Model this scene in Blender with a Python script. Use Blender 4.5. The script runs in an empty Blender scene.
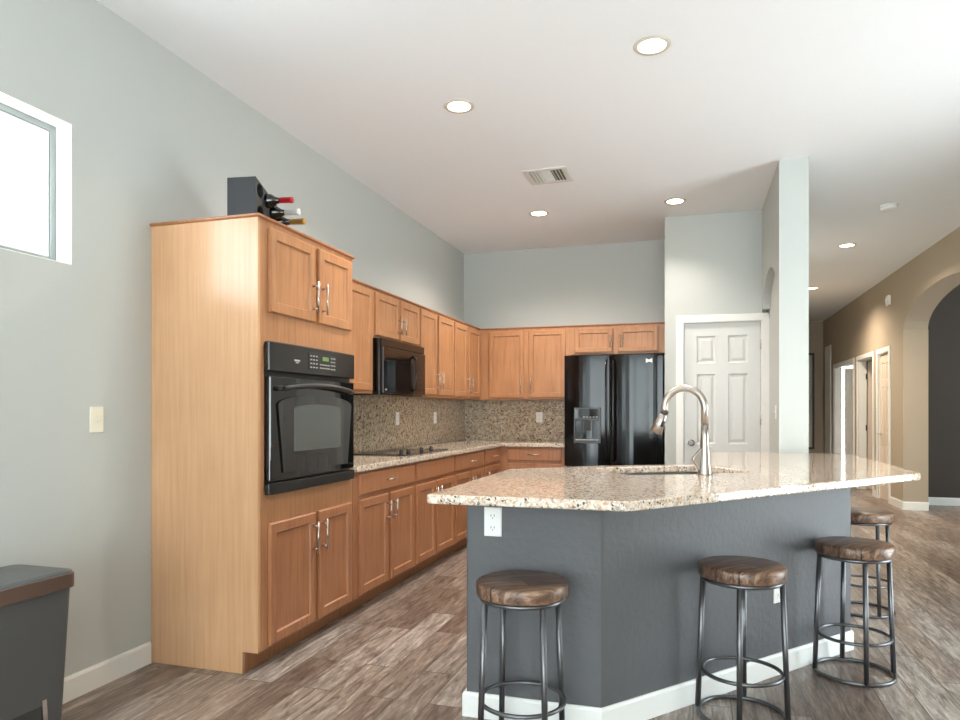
import bpy, bmesh, math, random
from mathutils import Vector, Matrix
from mathutils.geometry import tessellate_polygon
R = math.radians
SC = bpy.context.scene
COL = SC.collection
random.seed(7)

# ------------------------------------------------------------------ camera
CEIL = 3.12
YAW = math.atan(213 / 690)
cd = bpy.data.cameras.new('camera'); cam = bpy.data.objects.new('camera', cd); COL.objects.link(cam)
cd.sensor_width = 36; cd.lens = 690 / 960 * 36; cd.shift_y = 52 / 960; cd.clip_start = 0.05; cd.clip_end = 200
cam.location = (0, 0, 1.25); cam.rotation_euler = (R(90), 0, YAW)
SC.camera = cam

# ------------------------------------------------------------------ world / exposure / daylight
SC.view_settings.view_transform = 'Standard'; SC.view_settings.look = 'None'
SC.view_settings.gamma = 1; SC.view_settings.use_curve_mapping = False
SC.view_settings.exposure = 0.34
w = bpy.data.worlds.new('daylight'); SC.world = w; w.use_nodes = True
wn = w.node_tree.nodes; wl = w.node_tree.links
bg = wn['Background']; bg.inputs['Strength'].default_value = 10.0
tc = wn.new('ShaderNodeTexCoord'); sp = wn.new('ShaderNodeSeparateXYZ'); cr = wn.new('ShaderNodeValToRGB')
mr = wn.new('ShaderNodeMapRange'); mr.inputs['From Min'].default_value = -1; mr.inputs['From Max'].default_value = 1
wl.new(tc.outputs['Generated'], sp.inputs[0]); wl.new(sp.outputs['Z'], mr.inputs['Value']); wl.new(mr.outputs['Result'], cr.inputs[0]); wl.new(cr.outputs[0], bg.inputs['Color'])
e = cr.color_ramp.elements
e[0].position = 0.0; e[0].color = (0.98, 1.06, 1.12, 1)          # unseen sunlit patio below the horizon, brightened to light the ceiling
e[1].position = 1.0; e[1].color = (0.58, 0.72, 0.88, 1)
x = e.new(0.47); x.color = (0.98, 1.05, 1.11, 1)
x = e.new(0.52); x.color = (0.80, 0.87, 0.92, 1)


def area(name, loc, rot, sx, sy, power, color=(1, 1, 1), portal=False, spread=180):
    l = bpy.data.lights.new(name, 'AREA'); l.shape = 'RECTANGLE'; l.size = sx; l.size_y = sy
    l.energy = power; l.color = color; l.spread = R(spread)
    if portal: l.cycles.is_portal = True
    o = bpy.data.objects.new(name, l); COL.objects.link(o); o.location = loc; o.rotation_euler = rot
    return o


REAR = -4.2


# ------------------------------------------------------------------ helpers
def lin(c):
    return tuple((v / 255 / 12.92) if v / 255 <= 0.04045 else ((v / 255 + 0.055) / 1.055) ** 2.4 for v in c) + (1,)


def mat(name, col, rough=0.5, metal=0.0, bump=None, coat=0.0, spec=0.5):
    m = bpy.data.materials.new(name); m.use_nodes = True
    b = m.node_tree.nodes['Principled BSDF']
    b.inputs['Base Color'].default_value = lin(col); b.inputs['Roughness'].default_value = rough
    b.inputs['Metallic'].default_value = metal; b.inputs['Coat Weight'].default_value = coat
    b.inputs['Specular IOR Level'].default_value = spec
    N = m.node_tree.nodes; L = m.node_tree.links
    t = N.new('ShaderNodeTexCoord')
    nz = N.new('ShaderNodeTexNoise'); nz.inputs['Scale'].default_value = bump[0] if bump else 30
    nz.inputs['Detail'].default_value = 4
    L.new(t.outputs['Object'], nz.inputs['Vector'])
    if bump:
        bp = N.new('ShaderNodeBump'); bp.inputs['Strength'].default_value = bump[1]; bp.inputs['Distance'].default_value = bump[2]
        L.new(nz.outputs['Fac'], bp.inputs['Height']); L.new(bp.outputs[0], b.inputs['Normal'])
    else:
        mr = N.new('ShaderNodeMapRange'); mr.inputs['To Min'].default_value = max(rough - 0.03, 0.01); mr.inputs['To Max'].default_value = rough + 0.03
        L.new(nz.outputs['Fac'], mr.inputs['Value']); L.new(mr.outputs[0], b.inputs['Roughness'])
    return m


def emis(name, col, strength):
    m = bpy.data.materials.new(name); m.use_nodes = True
    b = m.node_tree.nodes['Principled BSDF']; b.inputs['Base Color'].default_value = lin(col)
    b.inputs['Emission Color'].default_value = lin(col); b.inputs['Emission Strength'].default_value = strength
    return m


def ramp(N, stops):
    r = N.new('ShaderNodeValToRGB'); el = r.color_ramp.elements
    while len(el) > 1: el.remove(el[-1])
    el[0].position = stops[0][0]; el[0].color = lin(stops[0][1])
    for p, c in stops[1:]:
        q = el.new(p); q.color = lin(c)
    return r


def wood(name, dark, light, scale=(30, 30, 1.6), rough=0.38, blotch=0.5, coat=0.0, contrast=(0.32, 0.7)):
    m = bpy.data.materials.new(name); m.use_nodes = True
    N = m.node_tree.nodes; L = m.node_tree.links; b = N['Principled BSDF']
    b.inputs['Roughness'].default_value = rough; b.inputs['Coat Weight'].default_value = coat; b.inputs['Coat Roughness'].default_value = 0.12
    t = N.new('ShaderNodeTexCoord'); mp = N.new('ShaderNodeMapping'); mp.inputs['Scale'].default_value = scale
    L.new(t.outputs['Object'], mp.inputs[0])
    n1 = N.new('ShaderNodeTexNoise'); n1.inputs['Scale'].default_value = 1.6; n1.inputs['Detail'].default_value = 6; n1.inputs['Roughness'].default_value = 0.65
    L.new(mp.outputs[0], n1.inputs['Vector'])
    n2 = N.new('ShaderNodeTexNoise'); n2.inputs['Scale'].default_value = 3.0
    L.new(t.outputs['Object'], n2.inputs['Vector'])
    mx = N.new('ShaderNodeMix'); mx.inputs['Factor'].default_value = blotch * 0.6
    L.new(n1.outputs['Fac'], mx.inputs[2]); L.new(n2.outputs['Fac'], mx.inputs[3])
    r = ramp(N, [(contrast[0], dark), (contrast[1], light)])
    L.new(mx.outputs[0], r.inputs[0]); L.new(r.outputs[0], b.inputs['Base Color'])
    bp = N.new('ShaderNodeBump'); bp.inputs['Strength'].default_value = 0.06; bp.inputs['Distance'].default_value = 0.002
    L.new(n1.outputs['Fac'], bp.inputs['Height']); L.new(bp.outputs[0], b.inputs['Normal'])
    return m


def granite(name, rough, base=(204, 182, 160), pale=(222, 212, 198), tan=(184, 150, 124), dark=(84, 74, 68), grey=(150, 146, 138), sc=1.0, spec=0.5):
    m = bpy.data.materials.new(name); m.use_nodes = True
    N = m.node_tree.nodes; L = m.node_tree.links; b = N['Principled BSDF']; b.inputs['Roughness'].default_value = rough
    b.inputs['Specular IOR Level'].default_value = spec
    t = N.new('ShaderNodeTexCoord')
    def noise(s, d=3):
        n = N.new('ShaderNodeTexNoise'); n.inputs['Scale'].default_value = s * sc; n.inputs['Detail'].default_value = d
        L.new(t.outputs['Object'], n.inputs['Vector']); return n
    def mixc(f, a, c):
        x = N.new('ShaderNodeMix'); x.data_type = 'RGBA'; L.new(f, x.inputs[0])
        if isinstance(a, tuple): x.inputs[6].default_value = lin(a)
        else: L.new(a, x.inputs[6])
        x.inputs[7].default_value = lin(c); return x.outputs[2]
    def step(o, a, c):
        mr = N.new('ShaderNodeMapRange'); mr.inputs['From Min'].default_value = a; mr.inputs['From Max'].default_value = c
        L.new(o, mr.inputs['Value']); return mr.outputs[0]
    c = mixc(step(noise(28).outputs['Fac'], 0.45, 0.6), base, pale)
    c = mixc(step(noise(38, 4).outputs['Fac'], 0.53, 0.62), c, tan)
    c = mixc(step(noise(55, 2).outputs['Fac'], 0.58, 0.66), c, grey)
    v = N.new('ShaderNodeTexVoronoi'); v.inputs['Scale'].default_value = 75 * sc; L.new(t.outputs['Object'], v.inputs['Vector'])
    sp = N.new('ShaderNodeSeparateColor'); L.new(v.outputs['Color'], sp.inputs[0])
    c = mixc(step(sp.outputs[0], 0.91, 0.93), c, dark)
    v2 = N.new('ShaderNodeTexVoronoi'); v2.inputs['Scale'].default_value = 110 * sc; L.new(t.outputs['Object'], v2.inputs['Vector'])
    s2 = N.new('ShaderNodeSeparateColor'); L.new(v2.outputs['Color'], s2.inputs[0])
    c = mixc(step(s2.outputs[1], 0.8, 0.84), c, pale)
    L.new(c, b.inputs['Base Color'])
    return m


def floor_mat():
    m = bpy.data.materials.new('wood_look_tile'); m.use_nodes = True
    N = m.node_tree.nodes; L = m.node_tree.links; b = N['Principled BSDF']
    t = N.new('ShaderNodeTexCoord'); mp = N.new('ShaderNodeMapping'); mp.inputs['Rotation'].default_value = (0, 0, R(90))
    L.new(t.outputs['Object'], mp.inputs[0])
    br = N.new('ShaderNodeTexBrick'); br.inputs['Scale'].default_value = 1
    br.inputs['Brick Width'].default_value = 0.92; br.inputs['Row Height'].default_value = 0.155
    br.inputs['Mortar Size'].default_value = 0.003; br.inputs['Mortar Smooth'].default_value = 0.2
    br.offset = 0.37; br.offset_frequency = 2
    br.inputs['Color1'].default_value = (0, 0, 0, 1); br.inputs['Color2'].default_value = (1, 1, 1, 1); br.inputs['Mortar'].default_value = (0.5, 0.5, 0.5, 1)
    L.new(mp.outputs[0], br.inputs['Vector'])
    # per-plank shift of the grain
    ad = N.new('ShaderNodeVectorMath'); ad.operation = 'ADD'
    sc_ = N.new('ShaderNodeVectorMath'); sc_.operation = 'SCALE'; sc_.inputs['Scale'].default_value = 13.0
    L.new(br.outputs['Color'], sc_.inputs[0]); L.new(t.outputs['Object'], ad.inputs[0]); L.new(sc_.outputs[0], ad.inputs[1])
    m2 = N.new('ShaderNodeMapping'); m2.inputs['Scale'].default_value = (26, 3.4, 1); L.new(ad.outputs[0], m2.inputs[0])
    n1 = N.new('ShaderNodeTexNoise'); n1.inputs['Scale'].default_value = 1.5; n1.inputs['Detail'].default_value = 8; n1.inputs['Roughness'].default_value = 0.7; n1.inputs['Distortion'].default_value = 0.6
    L.new(m2.outputs[0], n1.inputs['Vector'])
    r1 = ramp(N, [(0.30, (86, 77, 71)), (0.43, (136, 126, 119)), (0.55, (172, 163, 156)), (0.68, (210, 203, 198))])
    L.new(n1.outputs['Fac'], r1.inputs[0])
    r2 = ramp(N, [(0.0, (182, 166, 155)), (0.35, (214, 202, 193)), (0.7, (232, 221, 211)), (1.0, (255, 252, 248))])
    L.new(br.outputs['Color'], r2.inputs[0])
    mu = N.new('ShaderNodeMix'); mu.data_type = 'RGBA'; mu.blend_type = 'MULTIPLY'; mu.inputs[0].default_value = 1
    L.new(r1.outputs[0], mu.inputs[6]); L.new(r2.outputs[0], mu.inputs[7])
    mo = N.new('ShaderNodeMix'); mo.data_type = 'RGBA'; L.new(br.outputs['Fac'], mo.inputs[0]); L.new(mu.outputs[2], mo.inputs[6]); mo.inputs[7].default_value = lin((92, 82, 74))
    L.new(mo.outputs[2], b.inputs['Base Color'])
    b.inputs['Roughness'].default_value = 0.34
    bp = N.new('ShaderNodeBump'); bp.inputs['Strength'].default_value = 0.25; bp.inputs['Distance'].default_value = 0.002
    sb = N.new('ShaderNodeMath'); sb.operation = 'SUBTRACT'; L.new(n1.outputs['Fac'], sb.inputs[0]); L.new(br.outputs['Fac'], sb.inputs[1])
    L.new(sb.outputs[0], bp.inputs['Height']); L.new(bp.outputs[0], b.inputs['Normal'])
    return m


def seat_wood():
    m = bpy.data.materials.new('reclaimed_seat_wood'); m.use_nodes = True
    N = m.node_tree.nodes; L = m.node_tree.links; b = N['Principled BSDF']; b.inputs['Roughness'].default_value = 0.36
    t = N.new('ShaderNodeTexCoord')
    br = N.new('ShaderNodeTexBrick'); br.inputs['Scale'].default_value = 1; br.inputs['Brick Width'].default_value = 3; br.inputs['Row Height'].default_value = 0.088
    br.inputs['Mortar Size'].default_value = 0.003; br.inputs['Color1'].default_value = (0, 0, 0, 1); br.inputs['Color2'].default_value = (1, 1, 1, 1); br.inputs['Mortar'].default_value = (0.3, 0.3, 0.3, 1)
    L.new(t.outputs['Object'], br.inputs['Vector'])
    mp = N.new('ShaderNodeMapping'); mp.inputs['Scale'].default_value = (5, 42, 24); L.new(t.outputs['Object'], mp.inputs[0])
    n = N.new('ShaderNodeTexNoise'); n.inputs['Scale'].default_value = 1.3; n.inputs['Detail'].default_value = 7; n.inputs['Roughness'].default_value = 0.7; n.inputs['Distortion'].default_value = 0.8
    L.new(mp.outputs[0], n.inputs['Vector'])
    r = ramp(N, [(0.28, (52, 38, 32)), (0.45, (106, 82, 68)), (0.58, (148, 120, 100)), (0.74, (192, 170, 152))]); L.new(n.outputs['Fac'], r.inputs[0])
    r2 = ramp(N, [(0.0, (172, 160, 158)), (1.0, (255, 248, 240))]); L.new(br.outputs['Color'], r2.inputs[0])
    mu = N.new('ShaderNodeMix'); mu.data_type = 'RGBA'; mu.blend_type = 'MULTIPLY'; mu.inputs[0].default_value = 1
    L.new(r.outputs[0], mu.inputs[6]); L.new(r2.outputs[0], mu.inputs[7])
    mo = N.new('ShaderNodeMix'); mo.data_type = 'RGBA'; L.new(br.outputs['Fac'], mo.inputs[0]); L.new(mu.outputs[2], mo.inputs[6]); mo.inputs[7].default_value = lin((38, 24, 20))
    L.new(mo.outputs[2], b.inputs['Base Color'])
    bp = N.new('ShaderNodeBump'); bp.inputs['Strength'].default_value = 0.3; bp.inputs['Distance'].default_value = 0.002; L.new(n.outputs['Fac'], bp.inputs['Height']); L.new(bp.outputs[0], b.inputs['Normal'])
    return m


def glass_mat(name='window_glass'):
    m = bpy.data.materials.new(name); m.use_nodes = True
    N = m.node_tree.nodes; L = m.node_tree.links
    for n in list(N):
        if n.type == 'BSDF_PRINCIPLED': N.remove(n)
    out = [n for n in N if n.type == 'OUTPUT_MATERIAL'][0]
    tr = N.new('ShaderNodeBsdfTransparent'); tr.inputs[0].default_value = (0.96, 0.98, 0.97, 1)
    gl = N.new('ShaderNodeBsdfGlossy'); gl.inputs['Roughness'].default_value = 0.02
    mx = N.new('ShaderNodeMixShader'); mx.inputs[0].default_value = 0.04; L.new(tr.outputs[0], mx.inputs[1]); L.new(gl.outputs[0], mx.inputs[2]); L.new(mx.outputs[0], out.inputs[0])
    return m


M = dict(
    wall=mat('wall_paint', (192, 196, 192), 0.75, bump=(90, 0.12, 0.004)),
    hallwall=mat('hall_wall_paint', (175, 160, 140), 0.75, bump=(90, 0.12, 0.004)),
    ceiling=mat('ceiling_paint', (240, 241, 243), 0.85, bump=(60, 0.15, 0.004)),
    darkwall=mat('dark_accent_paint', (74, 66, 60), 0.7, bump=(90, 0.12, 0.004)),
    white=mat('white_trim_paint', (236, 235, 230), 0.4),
    doorwhite=mat('white_door_paint', (216, 216, 213), 0.4),
    creamdoor=mat('cream_door_paint', (222, 206, 188), 0.42),
    plate=mat('white_plastic_plate', (240, 240, 236), 0.35),
    ivory=mat('ivory_plastic_plate', (232, 228, 208), 0.4),
    slot=mat('dark_slot', (50, 48, 46), 0.6),
    floor=floor_mat(),
    maple=wood('maple_front', (150, 102, 67), (190, 138, 96)),
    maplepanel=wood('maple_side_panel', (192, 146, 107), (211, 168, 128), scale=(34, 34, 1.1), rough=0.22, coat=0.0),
    maplelow=wood('maple_base_front', (146, 94, 62), (182, 126, 88)),
    kick=wood('toe_kick_wood', (140, 92, 58), (176, 122, 80)),
    nickel=mat('brushed_nickel', (196, 190, 182), 0.28, 1.0),
    knobmetal=mat('satin_nickel_knob', (120, 114, 108), 0.3, 1.0),
    trimring=mat('lamp_trim_ring', (206, 196, 182), 0.5),
    faucet=mat('stainless_faucet', (178, 170, 162), 0.34, 1.0),
    sink=mat('sink_steel', (180, 182, 184), 0.3, 1.0),
    granite=granite('granite_counter', 0.06, sc=1.5),
    splash=granite('granite_backsplash', 0.22, base=(176, 156, 130), pale=(205, 190, 165), tan=(140, 112, 84), dark=(64, 54, 46), grey=(130, 126, 112)),
    island=mat('island_grey_paint', (90, 90, 92), 0.55, bump=(36, 0.5, 0.006)),
    black=mat('black_gloss_enamel', (14, 14, 15), 0.1),
    fridge=mat('black_fridge_enamel', (12, 12, 13), 0.1, spec=0.35),
    blackmat=mat('black_satin_plastic', (30, 29, 28), 0.4),
    ovglass=mat('black_oven_glass', (20, 20, 20), 0.03, coat=0.3),
    ovscreen=mat('oven_viewing_screen', (70, 74, 70), 0.06, coat=0.3),
    ovpanel=mat('dark_control_panel', (36, 34, 33), 0.25),
    grey=mat('grey_button_print', (170, 168, 162), 0.5),
    steel=mat('gunmetal_stool_frame', (112, 112, 114), 0.34, 0.9),
    seat=seat_wood(),
    trash=mat('charcoal_trash_plastic', (74, 74, 74), 0.45, bump=(200, 0.1, 0.002)),
    trashlid=mat('charcoal_trash_lid', (84, 86, 88), 0.38),
    copper=mat('bronze_trim_band', (108, 86, 74), 0.35, 0.5),
    chrome=mat('chrome', (220, 222, 226), 0.1, 1.0),
    rack=mat('black_wine_rack', (44, 45, 48), 0.55, bump=(40, 0.2, 0.003)),
    bottle=mat('dark_green_bottle_glass', (16, 20, 14), 0.05, coat=0.5),
    red=mat('red_foil', (170, 26, 34), 0.3), silver=mat('white_foil', (214, 212, 208), 0.3), gold=mat('gold_foil', (196, 150, 76), 0.3, 0.4),
    glass=glass_mat(),
    lamp=emis('lamp_lens', (255, 240, 214), 14.0),
    display=emis('oven_display', (96, 128, 70), 0.2),
    art=mat('pale_art_mat', (196, 190, 178), 0.6), frame=mat('dark_picture_frame', (34, 28, 26), 0.4),
    vent=mat('vent_white_metal', (214, 212, 206), 0.45), ventdark=mat('vent_dark_duct', (110, 112, 108), 0.8),
    alu=mat('window_aluminium', (150, 154, 152), 0.4, 0.3),
    hedge=mat('garden_hedge', (70, 104, 52), 0.9, bump=(9, 1.0, 0.2)),
    curtain=mat('white_curtain', (236, 234, 228), 0.8),
)


def link(name, me, m, parent=None):
    o = bpy.data.objects.new(name, me); COL.objects.link(o)
    if m is not None and not me.materials: me.materials.append(m)
    if parent is not None: o.parent = parent
    return o


def thing(name, label, cat, loc=(0, 0, 0), rz=0, group=None, kind=None):
    o = bpy.data.objects.new(name, None); COL.objects.link(o); o.location = loc; o.rotation_euler = (0, 0, rz); o.empty_display_size = 0.1
    if kind: o['kind'] = kind
    else: tag(o, label, cat, group)
    return o


def tag(o, label, cat, group=None):
    o['label'] = label; o['category'] = cat
    if group: o['group'] = group
    return o


class MB:
    """collects shapes into one bmesh"""
    def __init__(s): s.bm = bmesh.new()
    def box(s, x0, x1, y0, y1, z0, z1):
        v = [s.bm.verts.new(p) for p in ((x0, y0, z0), (x1, y0, z0), (x1, y1, z0), (x0, y1, z0), (x0, y0, z1), (x1, y0, z1), (x1, y1, z1), (x0, y1, z1))]
        for f in ((3, 2, 1, 0), (4, 5, 6, 7), (0, 1, 5, 4), (1, 2, 6, 5), (2, 3, 7, 6), (3, 0, 4, 7)): s.bm.faces.new([v[i] for i in f])
        return s
    def rings(s, rs, cap0=True, cap1=True, smooth=False):
        """loft a list of equal-length closed loops"""
        L = [[s.bm.verts.new(p) for p in r] for r in rs]; n = len(L[0])
        for a, b in zip(L, L[1:]):
            for i in range(n):
                f = s.bm.faces.new((a[i], a[(i + 1) % n], b[(i + 1) % n], b[i])); f.smooth = smooth
        if cap0: s.bm.faces.new(L[0][::-1])
        if cap1: s.bm.faces.new(L[-1])
        return s
    def panel(s, x0, x1, z0, z1, prof):
        """nested rectangles in the xz plane: prof = [(inset, y), ...]"""
        rs = [[(x0 + i, y, z0 + i), (x1 - i, y, z0 + i), (x1 - i, y, z1 - i), (x0 + i, y, z1 - i)] for i, y in prof]
        return s.rings(rs)
    def tube(s, pts, r, n=12, closed=False, caps=True):
        pts = [Vector(p) for p in pts]; k = len(pts)
        rr = r if isinstance(r, (list, tuple)) else [r] * k
        ref = None; loops = []
        for i, p in enumerate(pts):
            if closed: t = pts[(i + 1) % k] - pts[i - 1]
            else: t = pts[min(i + 1, k - 1)] - pts[max(i - 1, 0)]
            t.normalize()
            if ref is None:
                ref = t.orthogonal().normalized() if not closed else Vector((0, 0, 1)) if abs(t.z) < 0.9 else t.orthogonal()
            u = (ref - t * ref.dot(t)).normalized(); v = t.cross(u); ref = u
            loops.append([s.bm.verts.new(p + (u * math.cos(2 * math.pi * j / n) + v * math.sin(2 * math.pi * j / n)) * rr[i]) for j in range(n)])
        m = k if closed else k - 1
        for i in range(m):
            a, b = loops[i], loops[(i + 1) % k]
            for j in range(n):
                f = s.bm.faces.new((a[j], a[(j + 1) % n], b[(j + 1) % n], b[j])); f.smooth = True
        if not closed and caps:
            s.bm.faces.new(loops[0][::-1]); s.bm.faces.new(loops[-1])
        return s
    def circle(s, c, rad, r, n=48, m=10):
        return s.tube([(c[0] + rad * math.cos(2 * math.pi * i / n), c[1] + rad * math.sin(2 * math.pi * i / n), c[2]) for i in range(n)], r, m, closed=True)
    def lathe(s, prof, n=40, c=(0, 0, 0), axis='z', cap0=True, cap1=True):
        rs = []
        for r, h in prof:
            loop = []
            for i in range(n):
                a = 2 * math.pi * i / n; p, q = r * math.cos(a), r * math.sin(a)
                v = {'z': (p, q, h), 'x': (h, p, q), 'y': (q, h, p)}[axis]
                loop.append((c[0] + v[0], c[1] + v[1], c[2] + v[2]))
            rs.append(loop)
        return s.rings(rs, cap0, cap1, True)
    def prism(s, outer, holes, a0, a1, plane='xy'):
        """polygon with holes in a plane, extruded from a0 to a1 along the third axis"""
        def P(p, a):
            return {'xy': (p[0], p[1], a), 'xz': (p[0], a, p[1]), 'yz': (a, p[0], p[1])}[plane]
        loops = [list(outer)] + [list(h) for h in holes]
        flat = [p for l in loops for p in l]
        tris = tessellate_polygon([[Vector((p[0], p[1], 0)) for p in l] for l in loops])
        A = [s.bm.verts.new(P(p, a0)) for p in flat]; B = [s.bm.verts.new(P(p, a1)) for p in flat]
        for t in tris:
            try:
                s.bm.faces.new([A[i] for i in t]); s.bm.faces.new([B[i] for i in reversed(t)])
            except ValueError: pass
        k = 0
        for l in loops:
            n = len(l)
            for i in range(n):
                a, b = k + i, k + (i + 1) % n
                s.bm.faces.new((A[a], A[b], B[b], B[a]))
            k += n
        return s
    def xf(s, mtx): s.bm.transform(mtx); return s
    def mesh(s, name):
        bmesh.ops.recalc_face_normals(s.bm, faces=s.bm.faces[:])
        me = bpy.data.meshes.new(name); s.bm.to_mesh(me); s.bm.free(); return me
    def build(s, name, m, parent=None, bevel=0, seg=2):
        o = link(name, s.mesh(name), m, parent)
        if bevel:
            b = o.modifiers.new('bevel', 'BEVEL'); b.width = bevel; b.segments = seg; b.limit_method = 'ANGLE'; b.angle_limit = R(35)
        return o


def struct(name, mb, m, parent=None, bevel=0):
    o = mb.build(name, m, parent, bevel)
    if parent is None: o['kind'] = 'structure'
    return o


def rect(a0, a1, b0, b1): return [(a0, b0), (a1, b0), (a1, b1), (a0, b1)]


def rrect(x0, x1, y0, y1, r, n=6):
    out = []
    for cx, cy, a in ((x1 - r, y0 + r, -90), (x1 - r, y1 - r, 0), (x0 + r, y1 - r, 90), (x0 + r, y0 + r, 180)):
        for i in range(n + 1):
            t = R(a + 90 * i / n); out.append((cx + r * math.cos(t), cy + r * math.sin(t)))
    return out


WL = -2.59      # left wall face
YB = 7.74       # back wall face
XH = 2.57       # hall (right) wall face
YE = 15.7       # far end of the hall
# ------------------------------------------------------------------ shell
SLAB = [(WL - 0.16, REAR - 0.15), (XH + 0.28, REAR - 0.15), (XH + 0.28, 6.95), (7.12, 6.95), (7.12, 17.12), (WL - 0.16, 17.12)]
struct('floor', MB().prism(SLAB, [], -0.1, 0), M['floor'])
struct('ceiling', MB().prism(SLAB, [], CEIL, CEIL + 0.12), M['ceiling'])
WIN = (1.10, 2.352, 1.89, 2.505)
struct('wall_left', MB().prism(rect(REAR - 0.15, YB + 0.15, 0, CEIL), [rect(WIN[0], WIN[1], WIN[2], WIN[3]), rect(-2.9, -1.1, 0.8, 2.3)], WL - 0.16, WL, 'yz'), M['wall'])
struct('wall_back', MB().box(WL, 0.61, YB, YB + 0.15, 0, CEIL), M['wall'])
struct('wall_rear', MB().prism(rect(WL, XH, 0, CEIL), [rect(-2.4, 2.3, 0.02, 2.73)], REAR - 0.15, REAR, 'xz'), M['wall'])
# hall wall with the arch and the door openings
arch = [(10.03, 0.0), (10.03, 2.30)] + [(8.6 + 1.45 * math.cos(t), 2.30 + 0.39 * math.sin(t)) for t in [math.pi * i / 24 for i in range(25)]] + [(7.13, 2.30), (7.13, 0.0)]
D1 = (12.87, 14.50); D2 = (11.56, 12.55); D3 = (10.68, 11.27)
near = [(REAR, 0), (3.2, 0), (3.2, 2.15), (4.7, 2.15), (4.7, 0), (7.13, 0)] + arch[::-1][1:-1] + [(10.03, 0), (10.2, 0), (10.2, CEIL), (REAR, CEIL)]
struct('wall_right', MB().prism(near, [], XH, XH + 0.28, 'yz'), M['hallwall'])
far = [(10.2, 0)]
for a, b in (D3, D2, D1): far += [(a, 0), (a, 2.09), (b, 2.09), (b, 0)]
far += [(YE, 0), (YE, CEIL), (10.2, CEIL)]
struct('wall_hall', MB().prism(far, [], XH, XH + 0.12, 'yz'), M['hallwall'])
struct('wall_hall_end', MB().box(0.81, XH + 0.12, YE, YE + 0.12, 0, CEIL), M['hallwall'])
# dark room beyond the arch
struct('wall_dark', MB().box(XH + 0.28, 7.0, 10.66, 10.78, 0, CEIL), M['darkwall'])
struct('wall_arch_room', MB().prism(rect(6.95, 10.66, 0, CEIL), [rect(7.6, 10.0, 0.7, 2.3)], 7.0, 7.12, 'yz'), M['wall'])
struct('wall_arch_room_near', MB().box(XH + 0.28, 7.0, 6.95, 7.05, 0, CEIL), M['wall'])
# rooms behind the hall doors
struct('wall_den', MB().prism(rect(2.69, 6.0, 0, CEIL), [rect(2.72, 4.2, 0.25, 2.35)], 17.0, 17.12, 'xz'), M['wall'])
struct('wall_den_side', MB().box(6.0, 6.1, 10.9, 17.1, 0, CEIL), M['wall'])
struct('wall_den_divider', MB().box(2.69, 6.0, 12.66, 12.76, 0, CEIL), M['wall'])
struct('wall_closet', MB().box(2.69, 6.0, 11.38, 11.48, 0, CEIL), M['wall'])
# partition between the kitchen and the hall (its end reads as a column)
struct('wall_partition', MB().box(0.61, 0.81, 5.54, 5.72, 0, CEIL).box(0.67, 0.81, 5.72, YE, 0, CEIL), M['wall'])
upper = [(5.72, 2.19), (5.76, 2.19)] + [(6.26 - 0.5 * math.cos(t), 2.19 + 0.26 * math.sin(t)) for t in [math.pi * i / 20 for i in range(1, 20)]] + [(6.76, 2.19), (YE, 2.19), (YE, CEIL), (5.72, CEIL)]
struct('wall_partition_upper', MB().prism(upper, [], 0.61, 0.67, 'yz'), M['wall'])
YP = 6.86
struct('wall_pantry', MB().prism([(-0.26, 0), (-0.09, 0), (-0.09, 2.10), (0.61, 2.10), (0.61, 0), (0.67, 0), (0.67, 2.10), (0.61, 2.10), (0.61, CEIL), (-0.26, CEIL)][0:4] + [(0.61, 2.10), (0.61, CEIL), (-0.26, CEIL)], [], YP, YP + 0.11, 'xz'), M['wall'])
struct('wall_pantry_side', MB().box(-0.26, -0.15, YP + 0.11, YB, 0, CEIL), M['wall'])


# baseboards
def bboard(name, pts, h=0.105, t=0.014, m=None):
    """baseboard along a polyline; the room lies to the right of travel"""
    mb = MB()
    n = len(pts); P = [Vector((p[0], p[1])) for p in pts]; off = []
    for i in range(n):
        ds = []
        if i > 0: ds.append((P[i] - P[i - 1]).normalized())
        if i < n - 1: ds.append((P[i + 1] - P[i]).normalized())
        ns = [Vector((d.y, -d.x)) for d in ds]
        nn = sum(ns, Vector((0, 0))).normalized(); k = 1 / max(nn.dot(ns[0]), 0.3)
        off.append((nn, k))
    prof = [(0, 0), (t, 0), (t, h - 0.012), (t - 0.005, h), (0, h)]
    rs = []
    for (nn, k), p in zip(off, P):
        rs.append([(p.x + nn.x * k * a, p.y + nn.y * k * a, z) for a, z in prof])
    mb.rings(rs)
    return mb


struct('baseboard_left', bboard('b', [(WL, REAR), (WL, 2.80)]), M['white'])
struct('baseboard_right', bboard('b', [(XH, 10.605), (XH, 10.03), (XH + 0.28, 10.03)]), M['white'])
struct('baseboard_dark', bboard('b', [(7.0, 10.66), (XH + 0.28, 10.66)][::-1]), M['white'])
struct('baseboard_near', bboard('b', [(XH, 3.2), (XH, REAR)]), M['white'])
struct('baseboard_arch', bboard('b', [(XH, 7.13), (XH, 4.7)]), M['white'])
struct('baseboard_hall', bboard('b', [(XH, 11.35), (XH, 11.48)][::-1]), M['white'])

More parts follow.
